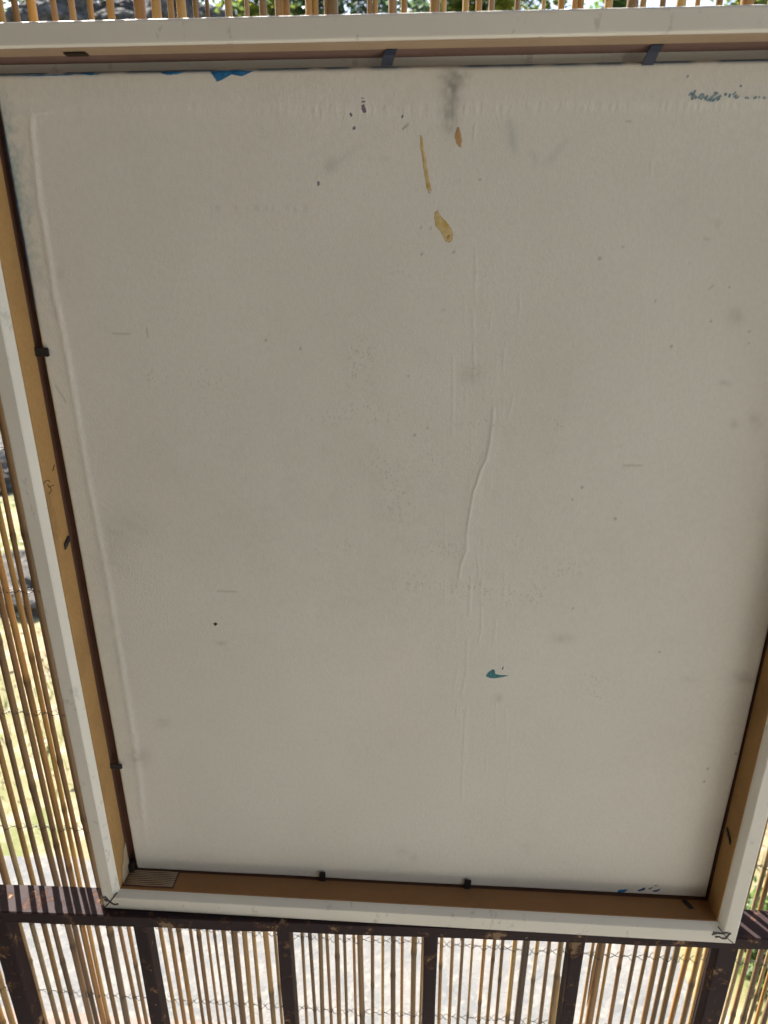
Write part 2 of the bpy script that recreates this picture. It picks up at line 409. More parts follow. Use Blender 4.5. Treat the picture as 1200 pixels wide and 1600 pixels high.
# canvas folded over the top edge with a frayed end
ft = np.interp(U, [40, 52, 75, 130, 600, 1200], [200, 178, 171, 170, 171, 160]) + 9 * (smooth_noise(200, 2, 8) - .5)
tp = 1 / (1 + np.exp(np.clip((W - ft) / 3.0, -30, 30)))
ridge = np.exp(-(sd / 4.8) ** 2) * np.clip((W - 168) / 22, 0, 1) + .6 * np.exp(-((W - ft - 2) / 3.6) ** 2) * np.clip((U - 50) / 8, 0, 1) * np.clip((110 - U) / 50, 0, 1)
H += .00034 * (1 - (1 - inside * fade) * (1 - tp)) + .00042 * ridge * fade * (.6 + .8 * n_m)
comb = np.exp(-((W - ft - 2) / 8) ** 2) * (smooth_noise(260, 1, 9) > .5) * np.clip((U - 300) / 200, 0.15, 1)
H += .00018 * comb
H += .00007 * tp * (n_f - .5)
# creases
def crease(L, h, wd): 
    global H
    H += h * np.exp(-(seg_d(L) / wd) ** 2)
crease([(771, 640), (770, 657), (765, 697), (760, 720), (752, 732), (745, 757), (740, 766), (737, 785), (732, 812), (729, 835), (729, 860), (721, 878), (717, 902)], .00032, 2.1)
crease([(768, 690), (752, 735), (738, 780), (729, 850), (720, 900)], .00025, 11)
for L in ([(708, 560), (708, 640), (707, 680)], [(740, 540), (741, 595)], [(788, 545), (786, 580)], [(803, 615), (795, 650)], [(735, 748), (733, 765)], [(745, 865), (748, 890), (747, 905)],
          [(753, 905), (750, 930)], [(752, 950), (752, 985), (748, 1002)], [(730, 1000), (729, 1050), (722, 1085)], [(715, 1048), (713, 1062)], [(714, 1095), (714, 1118)], [(728, 1110), (724, 1180), (722, 1250)],
          [(742, 385), (744, 440)], [(742, 195), (741, 220)], [(812, 455), (812, 490)], [(1018, 250), (1018, 275)], [(700, 175), (702, 195)], [(738, 480), (741, 520)], [(736, 900), (733, 960)], [(775, 968), (773, 1000)]):
    crease(L, .00017, 1.9)
for k in range(60):
    x = rnd.gauss(745, 42); y = rnd.uniform(400, 1230); l_ = rnd.uniform(12, 60)
    crease([(x, y), (x + rnd.uniform(-4, 2), y + l_)], rnd.uniform(.00003, .00011), 1.7)
# board edges roll off where the canvas wraps round
ed = np.minimum(np.minimum(GX - LX, PR - GX), np.minimum(GZ - PB, PT - GZ))
rr = .0022; tt = np.clip(1 - ed / rr, 0, 1)
H -= .0020 * (1 - np.sqrt(1 - np.minimum(tt, .999) ** 2))
# rounded lower left corner
cd = np.hypot(np.maximum(LX + .006 - GX, 0), np.maximum(PB + .006 - GZ, 0))
# stains
C = np.ones(U.shape + (3,))
def stain(a, colr):
    global C
    a = np.clip(a, 0, 1)[..., None]; C *= 1 - a * (1 - np.array(colr))
rib = .65 * smooth_noise(170, 300, 31) + .35 * smooth_noise(60, 75, 32)
stain(1.05 * gauss(706, 134, 14, 26) * (.05 + 1.2 * rib) + .85 * gauss(703, 180, 12, 30) * (.1 + .7 * rib + .5 * n_f), (.42, .42, .40))
stain(.5 * gauss(688, 116, 10, 8) * rib, (.5, .5, .5))
stain(.6 * gauss(718, 122, 22, 12, -.5) * n_f, (.5, .5, .5))
stain(.5 * gauss(800, 215, 9, 24, -.15), (.78, .80, .84)); stain(.5 * np.exp(-(seg_d([(795, 190), (803, 232)]) / 5) ** 2) * n_f, (.72, .72, .78))
stain(.4 * np.exp(-(seg_d([(832, 238), (838, 255), (852, 255), (868, 240), (884, 222)]) / 6) ** 2) * (n_m * .6 + n_f * .6), (.72, .73, .75))
stain(.55 * gauss(516, 258, 10, 12), (.75, .78, .78)); stain(.25 * gauss(600, 248, 9, 6), (.75, .78, .78))
stain(.35 * gauss(540, 245, 40, 6, -.6), (.82, .83, .84))
for (x, y, rx, ry, a) in [(200, 820, 40, 26, .35), (175, 870, 30, 40, .3), (255, 1130, 12, 8, .5), (218, 1182, 16, 14, .6), (345, 1005, 10, 4, .5), (1150, 495, 12, 14, .5), (1180, 660, 10, 14, .55), (1147, 663, 7, 6, .6),
                          (1132, 598, 10, 4, .5), (1165, 1058, 24, 10, .7), (880, 998, 16, 8, .45), (780, 1092, 9, 6, .5), (736, 585, 16, 14, .5), (1075, 1062, 14, 6, .35), (1120, 350, 6, 6, .5), (822, 1325, 8, 8, .4),
                          (628, 1330, 12, 8, .3), (646, 1340, 8, 6, .35), (95, 430, 7, 12, .3), (1060, 335, 60, 80, .10), (180, 1020, 40, 90, .16), (250, 700, 120, 60, .07)]:
    stain(a * gauss(x, y, rx, ry) * (.35 + .9 * n_m), (.70, .69, .66))
# speckle of grime caught in the weave, in loose clusters
stain(.10 * np.clip(smooth_noise(9, 11, 51) * 1.6 - .4, 0, 1) + .07 * n_c, (.80, .80, .76)); stain(.10 * np.clip(smooth_noise(6, 8, 52) * 1.8 - .6, 0, 1), (.93, .86, .86))
spk = (n_ff > .86) * (n_f > .55)
for (x, y, rx, ry) in [(560, 545, 30, 18), (560, 585, 26, 24), (740, 585, 18, 14), (520, 650, 40, 14), (600, 650, 30, 16), (672, 720, 34, 22), (690, 858, 40, 18), (540, 855, 18, 10), (805, 845, 14, 16), (640, 910, 40, 14),
                       (760, 660, 60, 8), (870, 662, 24, 10), (510, 860, 20, 8), (820, 930, 60, 20), (735, 920, 50, 16), (630, 425, 20, 12), (690, 490, 16, 12), (755, 430, 10, 16), (330, 600, 30, 30), (240, 590, 30, 14), (620, 780, 30, 40),
                       (880, 890, 40, 16), (600, 730, 24, 20), (560, 635, 20, 10), (930, 1080, 20, 30)]:
    stain(.75 * gauss(x, y, rx, ry) * spk, (.66, .645, .61))
stain(.16 * np.clip(smooth_noise(60, 75, 12) - .55, 0, 1) * 2 * gauss(650, 720, 330, 360), (.8, .79, .77))
# fold line carries grime, and a faint reversed line of old writing shows through
stain(.35 * np.exp(-((W - 326) / 6) ** 2) * ((U > 328) & (U < 482)) * (smooth_noise(330, 120, 15) > .60), (.74, .71, .69))
stain(.16 * inside * (W > 190) * fade, (.93, .90, .88))
# marks with their own small shapes
def dot(x, y, r_, colr, a=1): stain(a * np.clip(1.6 - np.hypot(U - x, W - y) / r_, 0, 1), colr)
for (x, y, r_) in [(648, 680, 1.9), (668, 669, 1.4), (1049, 541, 2.2), (961, 810, 2.2), (973, 386, 1.4), (937, 404, 2.6), (1024, 471, 1.6), (1111, 502, 1.8), (1140, 449, 1.4), (895, 950, 1.6), (894, 780, 1.6), (638, 588, 1.4), (909, 761, 2), (750, 281, 1.8),
                   (718, 282, 1.2), (658, 355, 1.6), (673, 357, 1.6), (659, 397, 2), (709, 394, 2), (1171, 518, 1.7), (1170, 537, 1.4), (1105, 1200, 1.8), (1100, 1220, 1.8), (1149, 1176, 1.8), (415, 532, 2), (469, 545, 2), (1030, 1018, 1.6)]:
    dot(x, y, r_, (.45, .42, .39), .7)
for k in range(160): dot(rnd.uniform(150, 1150), rnd.uniform(200, 1350), rnd.uniform(.4, 1.1), (.6, .58, .55), rnd.uniform(.15, .5))
for L in ([(177, 521), (203, 522)], [(229, 514), (231, 526)], [(1109, 451), (1115, 446)], [(975, 727), (1002, 727)], [(340, 923), (370, 924)], [(88, 602), (104, 628)], [(47, 340), (47, 350)], [(1100, 372), (1108, 375)], [(636, 910), (640, 913)], [(978, 190), (986, 189)]):
    stain(.55 * np.exp(-(seg_d(L) / 1.5) ** 2), (.6, .57, .52))
stain(.9 * np.exp(-(seg_d([(630, 201), (637, 195)]) / 1.8) ** 2), (.5, .47, .44))
# blue-green paint worked into the weave along the upper left edge
stain(.85 * np.clip(1 - (GX - LX) / (.0135 * (.4 + .9 * n_m)), 0, 1) ** 1.2 * np.exp(-((W - 290) / 150) ** 2) * (.35 + .9 * n_f), (.22, .46, .54))
stain(np.clip(1.5 - (GX - LX) / .0016, 0, 1) * np.clip((520 - W) / 120, 0, 1) * (W > 130), (.03, .09, .2))
stain(np.clip(1.4 - ed / .0016, 0, 1) * ((PT - GZ) < .004) * np.clip((smooth_noise(40, 2, 21) - .2) * 3, 0, 1) * .95, (.06, .2, .42))
me = bpy.data.meshes.new('canvas_board')
co = np.empty((NZ * NX, 3), np.float32); co[:, 0] = GX.ravel(); co[:, 1] = (PAN - H).ravel(); co[:, 2] = GZ.ravel()
idx = np.arange(NZ * NX).reshape(NZ, NX)
quads = np.stack([idx[:-1, :-1], idx[:-1, 1:], idx[1:, 1:], idx[1:, :-1]], -1).reshape(-1, 4)
loop = np.concatenate([idx[0, :], idx[1:, -1], idx[-1, ::-1][1:], idx[::-1, 0][1:-1]])
nb = len(loop); base = NZ * NX
sk = co[loop].copy(); sk[:, 1] = LIP - .0002
co = np.concatenate([co, sk])
a_ = loop; b_ = np.roll(loop, -1); a2 = base + np.arange(nb); b2_ = np.roll(a2, -1)
skq = np.stack([a_, a2, b2_, b_], -1)
allq = np.concatenate([quads, skq])
me.vertices.add(len(co)); me.vertices.foreach_set('co', co.ravel())
me.loops.add(allq.size); me.loops.foreach_set('vertex_index', allq.ravel().astype(np.int32))
me.polygons.add(len(allq)); me.polygons.foreach_set('loop_start', np.arange(0, allq.size, 4, dtype=np.int32))
me.update(calc_edges=True); me.validate()
at = me.color_attributes.new('stain', 'FLOAT_COLOR', 'POINT')
cc = np.ones((len(co), 4), np.float32); cc[:base, :3] = C.reshape(-1, 3); cc[base:, :3] = (.9, .9, .9)
top_e = sk[:, 2] > PT - .001; left_e = (sk[:, 0] < PL + .003) & (sk[:, 2] > CAM.z - .10)
cc[base:][top_e | left_e, :3] = (.06, .17, .33)
at.data.foreach_set('color', cc.ravel())
board = link('canvas_board', me, M['canvas'], frame, True)
# height lookup so paint marks sit on the board
def board_y(x, z):
    f = (z - PB) / (PT - PB); l_ = left_edge(z)
    j = int(round(min(1, max(0, f)) * (NZ - 1))); i = int(round(min(1, max(0, (x - l_) / (PR - l_))) * (NX - 1)))
    return PAN - H[j, i]
def blob(name, outline, mat, th=.00012, jitter=.25, sub=4, label=None):
    """A thin dab of paint whose outline is given by photo pixels on the board."""
    L = [Vector(p) for p in outline]; pts = []
    for i in range(len(L)):
        a, b = L[i], L[(i + 1) % len(L)]
        for k in range(sub): 
            q_ = a.lerp(b, k / sub); pts.append(q_ + Vector((rnd.uniform(-1, 1), rnd.uniform(-1, 1))) * jitter * (2.2 if k else 1))
    ctr = sum(pts, Vector((0, 0))) / len(pts); V = []; F = []
    for sc_, hh in ((1.06, .0), (.86, .8), (.5, 1.0)):
        for q_ in pts:
            p = on_y(*(ctr + (q_ - ctr) * sc_), PAN); V.append((p.x, board_y(p.x, p.z) - th * hh - .00006, p.z))
    n_ = len(pts)
    for r_ in range(2):
        for i in range(n_): F.append((r_ * n_ + i, r_ * n_ + (i + 1) % n_, (r_ + 1) * n_ + (i + 1) % n_, (r_ + 1) * n_ + i))
    p = on_y(*ctr, PAN); V.append((p.x, board_y(p.x, p.z) - th - .00006, p.z))
    for i in range(n_): F.append((2 * n_ + i, 2 * n_ + (i + 1) % n_, 3 * n_))
    me_ = mesh(name, V, F); at_ = me_.color_attributes.new('tint', 'FLOAT_COLOR', 'POINT')
    for i, e in enumerate([.0] * n_ + [.42] * n_ + [1.0] * n_ + [1.0]): at_.data[i].color = (e, e, e, 1)
    o = link(name, me_, M[mat], board, True)
    bm = bmesh.new(); bm.from_mesh(o.data); bmesh.ops.recalc_face_normals(bm, faces=bm.faces); bm.to_mesh(o.data); bm.free()
    if label: o['label'] = label
    return o
blob('paint_smear', [(656, 213), (660, 216), (662, 228), (664, 243), (667, 252), (668, 266), (671, 281), (674, 297), (670, 300), (667, 294), (665, 280), (662, 264), (660, 246), (657, 232)], 'ochre_paint', label='long thin ochre yellow paint streak')
blob('paint_smear', [(714, 200), (717, 199), (720, 208), (722, 221), (720, 230), (715, 227), (712, 219), (711, 213)], 'orange_paint', label='short orange brown paint smear')
blob('paint_smear', [(683, 329), (686, 332), (690, 340), (695, 344), (702, 353), (707, 362), (706, 374), (701, 378), (695, 375), (692, 367), (687, 359), (681, 353), (679, 341), (680, 333)], 'ochre_paint', label='broad ochre yellow paint blot')
blob('paint_spot', [(701, 366), (704, 367), (704, 373), (700, 375), (698, 371)], 'orange_paint', .0003)
blob('paint_smear', [(759, 1057), (763, 1051), (770, 1046), (773, 1047), (769, 1053), (776, 1054), (786, 1056), (795, 1056), (786, 1058), (775, 1060), (766, 1060)], 'teal_paint', jitter=.15, label='teal paint dab shaped like an arrowhead')
blob('paint_spot', [(784, 1046), (786, 1041), (787, 1042), (786, 1047)], 'teal_paint', jitter=.1)
blob('paint_smear', [(964, 1396), (967, 1391), (972, 1390), (982, 1390), (976, 1394), (973, 1397), (966, 1398)], 'blue_paint', jitter=.2, label='blue paint dab on the lower edge')
blob('paint_spot', [(994, 1392), (999, 1390), (1008, 1387), (1008, 1390), (1000, 1393)], 'navy_paint', jitter=.2)
blob('paint_spot', [(1013, 1389), (1020, 1386), (1020, 1387.5), (1015, 1390)], 'navy_paint', jitter=.15)
blob('paint_spot', [(1019, 1392), (1025, 1391), (1032, 1389), (1030, 1392), (1025, 1394), (1020, 1393)], 'navy_paint', jitter=.15)
blob('paint_spot', [(1022, 1384), (1028, 1383), (1028, 1384), (1022, 1385)], 'navy_paint', jitter=.1)
for L in ([(329, 112), (335, 119), (340, 128), (347, 126), (353, 117), (361, 114), (368, 117), (377, 120), (385, 117), (393, 113), (400, 111), (365, 110)], [(249, 114), (262, 118), (276, 117), (292, 113), (270, 112.5)], [(120, 115.5), (138, 118), (152, 118), (159, 116), (140, 114.5)], [(20, 119), (60, 118), (110, 116), (130, 115.8), (110, 118), (60, 119.5)]):
    blob('paint_drip', L, 'blue_paint', jitter=.25)
def edge_px(wv):                            # photo pixel of the board's left edge at a photo row
    j = int(np.argmin(np.abs(W[:, 0] - wv))); return U[j, 0]
LE = [(edge_px(v) + .6, v) for v in range(190, 500, 20)]; LI = [(edge_px(v) + 3.2 + 2.6 * noise.noise(Vector((v * .05, 1, 1))) - max(0, v - 380) / 45, v) for v in range(190, 500, 20)]
for a_, b_ in ((0, 6), (5, 11), (10, 15)): blob('paint_drip', LE[a_:b_ + 1] + LI[a_:b_ + 1][::-1], 'navy_paint', jitter=.15, sub=2)
for L in ([(565, 165), (570, 164), (572, 176), (568, 177), (565, 172)], [(565, 159), (571, 158), (570, 161), (566, 161)], [(546, 179), (549, 176), (551, 181), (548, 183)], [(551, 199), (555, 197), (556, 202), (552, 203)], [(627, 181), (630, 180), (629, 185), (627, 184)], [(496, 284), (499, 283), (499, 290), (496, 291)], [(565, 154), (569, 153), (568, 155.5)]):
    blob('paint_spot', L, 'purple_paint', jitter=.4)
blob('paint_spot', [(334, 975), (337, 972), (340, 975), (337, 978)], 'brown_paint', .0006, .3)
# faded brush writing in the upper right corner (strokes too worn to read)
def stroke(L, wd):
    P = []
    for q_ in L:
        p = on_y(q_[0], q_[1], PAN); P.append(Vector((p.x, 0, p.z)))
    y = min(board_y(p.x, p.z) for p in P)
    o = ribbon(P, wd, y + .0002, .00035, 'ink_stroke', M['ink'], board)
    at_ = o.data.color_attributes.new('tint', 'FLOAT_COLOR', 'POINT')
    for d_ in at_.data: d_.color = (.25, .25, .25, 1)
for L in ([(1086, 141), (1083, 148), (1080, 155)], [(1076, 150), (1079, 146), (1084, 150), (1088, 154)], [(1096, 146), (1099, 152), (1104, 155)], [(1104, 158), (1112, 152), (1121, 145)], [(1108, 158), (1116, 155), (1126, 150)], [(1112, 159), (1122, 152)], [(1090, 154), (1095, 148)], [(1099, 147), (1094, 156)], [(1105, 149), (1101, 157)], [(1115, 147), (1118, 144)], [(1119, 158), (1124, 154)], [(1080, 156), (1087, 151)], [(1140, 147), (1138, 153)], [(1150, 148), (1147, 152)],
          [(1134, 146), (1132, 150)], [(1149, 144), (1144, 149)], [(1146, 150), (1149, 154), (1154, 151)], [(1163, 154), (1166, 153), (1169, 155)], [(1176, 155), (1181, 152)], [(1184, 153), (1186, 152)], [(1192, 152), (1194, 155)], [(1075, 118), (1073, 122)], [(1155, 134), (1158, 136)]):
    stroke(L, .0008 + rnd.uniform(0, .0006))

# ---- black tabs that hold the board
def tab(p, ax_w, ax_l, ax_t, wd, ln, th, mat, label=None):
    b = MB(); p = Vector(p); aw, al, at_ = Vector(ax_w).normalized(), Vector(ax_l).normalized(), Vector(ax_t).normalized()
    V = []
    prof = [(-.5, 0), (-.5, .9), (-.4, 1.0), (.4, 1.0), (.5, .9), (.5, 0)]
    for tz in (0, th): V += [p + aw * (u * wd) + al * (v * ln) + at_ * tz for u, v in prof]
    n_ = 6; F = [tuple(range(n_)), tuple(range(n_, 2 * n_))[::-1]] + [(i, (i + 1) % n_, n_ + (i + 1) % n_, n_ + i) for i in range(n_)]
    b.add(V, F); o = b.build('retaining_tab', M[mat], frame)
    bm = bmesh.new(); bm.from_mesh(o.data); bmesh.ops.recalc_face_normals(bm, faces=bm.faces); bm.to_mesh(o.data); bm.free()
    bevel(o, .0002, 1)
    if label: o['label'] = label
    return o
YT = PAN - .0026
def ztab(px, py): return on_x(px, py, IL).z
z = on_y(70, 550, YT).z; tab((IL - .002, YT, z), (0, 0, 1), (1, 0, -.02), (0, 1, 0), .0056, .0110, .0010, 'clip')
z = on_y(181, 1198, YT).z; tab((IL - .002, YT, z), (0, 0, 1), (1, 0, 0), (0, 1, 0), .0046, .0118, .0010, 'clip')
p = on_x(104, 849, IL); tab((IL + .0002, p.y - .004, p.z - .001), (0, 0.1, 1), (0, 1, .55), (1, 0, 0), .0042, .0080, .0012, 'clip', 'black tab folded flat against the left rail')
for px, py in ((503, 1372), (730, 1385)):
    x = on_y(px, py, YT).x; tab((x, YT, IB - .002), (1, 0, 0), (0.05, 0, 1), (0, 1, 0), .0054, .0118, .0010, 'clip')
p = on_z(1080, 1414, IB); tab((p.x - .001, p.y - .004, IB + .0002), (1, 0, 0), (-.45, 1, 0), (0, 0, 1), .0040, .0085, .0010, 'clip', 'black tab folded flat against the bottom rail')
p = on_x(1139, 1303, IR); tab((IR - .0013, p.y - .0055, p.z - .003), (0, .2, 1), (0, 1, .55), (1, 0, 0), .0036, .0100, .0010, 'clip', 'black tab folded flat against the right rail')
z = on_y(1197, 918, YT).z; tab((IR + .002, YT, z), (0, 0, 1), (-1, 0, 0), (0, 1, 0), .0046, .0080, .0010, 'clip')
b = MB(); p = on_x(209, 1352, IL); b.box((IL - .0005, PAN - .005, IB + .001), (IL + .0052, PAN + .001, IB + .0085)); bevel(b.build('corner_wedge', M['gap'], frame), .0008)
for (x0, y0, x1, y1) in ((612, 76, 604, 103), (1028, 69, 1012, 102)):
    a = on_z(x0, y0, IT); c_ = on_y(x1, y1, PAN - .0012)
    pts = [Vector((a.x, a.y, IT - .0004)), Vector((a.x, a.y, IT - .0004)).lerp(c_, .5) + Vector((0, -.0004, .0012)), c_]
    V = []; F = []
    for q_ in pts: V += [q_ + Vector((-.0030, 0, 0)), q_ + Vector((.0030, 0, 0)), q_ + Vector((.0030, .0008, .0006)), q_ + Vector((-.0030, .0008, .0006))]
    for i in range(2):
        for k in range(4): F.append((4 * i + k, 4 * i + (k + 1) % 4, 4 * i + 4 + (k + 1) % 4, 4 * i + 4 + k))
    F += [(3, 2, 1, 0), (8, 9, 10, 11)]
    o = link('retaining_tab', mesh('retaining_tab', V, F), M['navy'], frame); o['label'] = 'navy tab bridging the gap above the board'
# scuffs scratched into the left lining
def scuff(L):
    P = [on_x(a, b, IL) for a, b in L]; b = MB()
    b.tube([(IL + .0001, p.y, p.z) for p in P], .00025, 5); b.build('pencil_mark', M['gap'], rails['left'])
for L in ([(68, 756), (70, 752), (75, 750), (78, 753)], [(76, 772), (80, 766), (78, 760), (84, 758)], [(82, 736), (85, 726)], [(77, 762), (74, 757)]): scuff(L)
b = MB(); p = on_z(118, 82, IT); b.box((p.x - .006, p.y - .002, IT - .0012), (p.x + .006, p.y + .003, IT - .0002)); bevel(b.build('paint_scrape', M['gap'], rails['top']), .0005)

# ------------------------------------------------------------------ railing
rail = empty('balcony_railing', (0, .02, 0), 'dark brown metal railing with chipped paint under the picture frame', 'railing')
ROT = Matrix.Rotation(R(1.3), 3, 'Z')
def rl(p): return ROT @ Vector(p)
b = MB(); b.box((-1.9, -.0008, RAILZ - .0125), (1.9, .0256, RAILZ - .0004)); b.V = [tuple(rl(v)) for v in b.V]
# cut the bar into short lengths so that its edges can wander a little
V = []; F = []; N = 260
for i in range(N + 1):
    x = -1.9 + 3.8 * i / N; j = lambda k: .0006 * noise.noise(Vector((x * 30, k * 7.3, 0)))
    V += [rl(v) for v in [(x, j(1), RAILZ - .0125 + j(2)), (x, .0256 + j(3), RAILZ - .0125 + j(4)), (x, .0256 + j(5), RAILZ - .0006 + .4 * j(6)), (x, .0006, RAILZ - .0004), (x, -.0004 + j(7), RAILZ - .0014)]]
for i in range(N):
    for k in range(5): F.append((5 * i + k, 5 * i + 5 + k, 5 * i + 5 + (k + 1) % 5, 5 * i + (k + 1) % 5))
F += [(4, 3, 2, 1, 0), tuple(5 * N + k for k in range(5))]
def norm(o):
    bm = bmesh.new(); bm.from_mesh(o.data); bmesh.ops.recalc_face_normals(bm, faces=bm.faces); bm.to_mesh(o.data); bm.free(); return o
norm(link('top_rail', mesh('top_rail', V, F), M['rail'], rail))
b = MB(); b.box((-1.9, .003, .33), (1.9, .023, .345)); b.V = [tuple(rl(v)) for v in b.V]; b.build('bottom_rail', M['rail'], rail)
posts = [(33, .0165), (238, .0118), (449, .0112), (672, .0112), (898, .0118), (1135, .0165)]
xs_ = []
for px, wd in posts: xs_.append((on_y(px, 1525, .004).x, wd))
step = .1225
for k in range(1, 9): xs_.append((xs_[0][0] - step * k, .0118)); xs_.append((xs_[5][0] + step * k, .0118))
for x, wd in xs_:
    V = []; F = []; n_ = 16
    for i in range(n_ + 1):
        z = .345 + (RAILZ - .0127 - .345) * i / n_
        q_ = lambda k: .0005 * noise.noise(Vector((x * 40 + k * 5, z * 25, k)))
        h_ = wd / 2
        V += [rl((x - h_ + q_(1), .0030 + q_(2), z)), rl((x + h_ + q_(3), .0030 + q_(4), z)), rl((x + h_ + q_(5), .0165 + q_(6), z)), rl((x - h_ + q_(7), .0165 + q_(8), z))]
    for i in range(n_):
        for k in range(4): F.append((4 * i + k, 4 * i + (k + 1) % 4, 4 * i + 4 + (k + 1) % 4, 4 * i + 4 + k))
    F += [(3, 2, 1, 0), tuple(4 * n_ + k for k in range(4))]
    o = link('baluster', mesh('baluster', V, F), M['rail'], rail); bevel(o, .0012, 2)

# ------------------------------------------------------------------ reed screen
YR = .077 * S
screen = empty('reed_screen', (0, YR, .05), 'reed screen of thin tan canes bound with wire behind the railing', 'screen')
ROW = [(49, 9.5), (71, 6), (86, 8), (102, 6), (123, 9), (134, 8), (145, 8), (153, 6), (167, 7), (184, 10), (200, 6), (215, 5.5), (229, 6), (247, 6), (262, 6), (277, 7), (290, 8), (307, 5), (318, 6.5), (331, 5), (343, 5), (357, 6), (372, 9), (388, 8),
       (402, 7), (421, 7.5), (434, 5.5), (446, 5), (460, 6), (475, 5), (488, 5.6), (502, 7), (513.5, 5.6), (528, 8), (540, 5), (554, 5), (564, 8), (582, 5), (598, 5), (614, 7.6), (628, 5.6), (646, 8), (659, 5), (672, 6), (688, 5.6), (705, 6), (720, 5), (735, 5),
       (753, 6), (768, 6.5), (782, 6), (800, 7), (816, 11), (834, 8), (853, 6.4), (870, 8.4), (884, 5), (901, 6), (919, 5), (932, 12), (946, 6), (967, 6), (985, 6.4), (1002, 6.4), (1021, 8.5), (1035, 8.5), (1049, 9.4), (1066, 8.6), (1083, 8.6), (1098, 9),
       (1116, 6), (1134, 6), (1149, 7), (1162, 7.6), (1180, 8.6), (1191, 5), (1203, 7), (1217, 8)]
reeds = []
for px, wd in ROW:
    p = on_y(px, 1520, YR); zc = (p - CAM).dot(FWD); reeds.append((p.x, wd * zc / FPX * .5, True))
LEFT = [(12, 8), (30, 7), (60, 6)]
x = reeds[0][0] - .0125
while x > -1.25:
    reeds.append((x, rnd.choice((.0021, .0025, .003, .0036)), False)); x -= rnd.uniform(.0095, .0155)
x = max(r_[0] for r_ in reeds) + .0125
while x < 1.15:
    reeds.append((x, rnd.choice((.0021, .0025, .003, .0036)), False)); x += rnd.uniform(.0095, .0155)
reeds.sort()
pal = [(.46, .26, .075), (.40, .21, .065), (.52, .34, .13), (.27, .14, .05), (.48, .29, .095), (.25, .155, .075), (.55, .38, .17), (.34, .20, .08), (.44, .22, .05), (.20, .12, .06)]
ZB, ZT = .06, 1.93
zref = on_y(600, 1520, YR).z
rpos = []
for i, (x, r0, seen) in enumerate(reeds):
    b = MB(); lean = rnd.gauss(0, .0035); ph = rnd.uniform(0, 9); yo = rnd.uniform(-.0012, .0012)
    pts = []; rad = []; cols = []; off = {}
    z = ZB - rnd.uniform(0, .05); top = ZT + rnd.uniform(-.02, .05)
    nodes = []; zz = z + rnd.uniform(.02, .25)
    while zz < top: nodes.append(zz); zz += rnd.uniform(.14, .30)
    base_c = np.array(rnd.choice(pal)); seg_c = base_c * rnd.uniform(.8, 1.15)
    bend = 0.0; kink = rnd.gauss(0, .004)
    kn = [0.0]
    for _ in nodes: kn.append(max(-.0022, min(.0022, kn[-1] + rnd.gauss(0, .0011))))
    def KN(zv):
        zz_a = [nodes[0] - .2] + nodes if nodes else [zv]
        for a_, b_, ka, kb in zip(zz_a[:-1], zz_a[1:], kn[:-1], kn[1:]):
            if a_ <= zv <= b_: return ka + (kb - ka) * (zv - a_) / (b_ - a_)
        return kn[-1] if nodes and zv > nodes[-1] else 0
    k0 = KN(zref)
    def X(zv, KN=KN, k0=k0, x=x, lean=lean, ph=ph): return x + KN(zv) - k0 + lean * (zv - zref) + .0013 * (noise.noise(Vector((x * 70, zv * 3.0, ph))) - noise.noise(Vector((x * 70, zref * 3.0, ph)))) 
    stops = []
    k = z
    ni = 0; last = z
    allz = [z]
    for nd in nodes + [top]:
        m_ = max(1, int((nd - last) / .06))
        allz += [last + (nd - last) * (j + 1) / (m_ + 1) for j in range(m_)]
        if nd < top: allz += [nd - .006, nd - .0018, nd, nd + .0022, nd + .009]
        last = nd
    allz.append(top); allz = sorted(allz)
    taper = rnd.uniform(-.12, .12)
    cur = 0; colr = seg_c
    segr = rnd.uniform(.92, 1.08)
    swaps = rnd.random()
    for zv in allz:
        while cur < len(nodes) and zv > nodes[cur] + .001:
            cur += 1; colr = base_c * rnd.uniform(.55, 1.25) * (1 if rnd.random() > .25 else np.array((.72, .78, .92))); segr *= rnd.uniform(.93, 1.06)
        rr_ = r0 * segr * (1 + taper * (zv - zref)); cc_ = colr
        dn = min([abs(zv - q_) for q_ in nodes] or [1])
        if dn < .0001: rr_ *= 1.16; cc_ = colr * .35
        elif dn < .0024: rr_ *= 1.10; cc_ = colr * .42
        elif dn < .007: cc_ = colr * .6
        pts.append((X(zv), YR + yo + .001 * noise.noise(Vector((ph, zv * 3, x * 30))), zv)); rad.append(rr_); cols.append(tuple(np.clip(cc_, 0, 1)))
    b.tube(pts, rad, 8, cols)
    # split husk hanging along some canes
    if rnd.random() < .45:
        zz = rnd.choice(nodes) if nodes else .9; ln = rnd.uniform(.05, .13); sd_ = rnd.choice((-1, 1))
        h_ = [(X(zz - ln * f) + sd_ * r0 * (.9 + .5 * f), YR + yo - r0 * .4, zz - ln * f) for f in np.linspace(0, 1, 5)]
        b.tube(h_, [.0012, .0019, .0020, .0014, .0003], 5, [tuple(np.clip(base_c * 1.25, 0, 1))] * 5, True, .35)
    b.build('reed', M['reed'], screen, True, True)
    rpos.append((x, r0, X, yo))
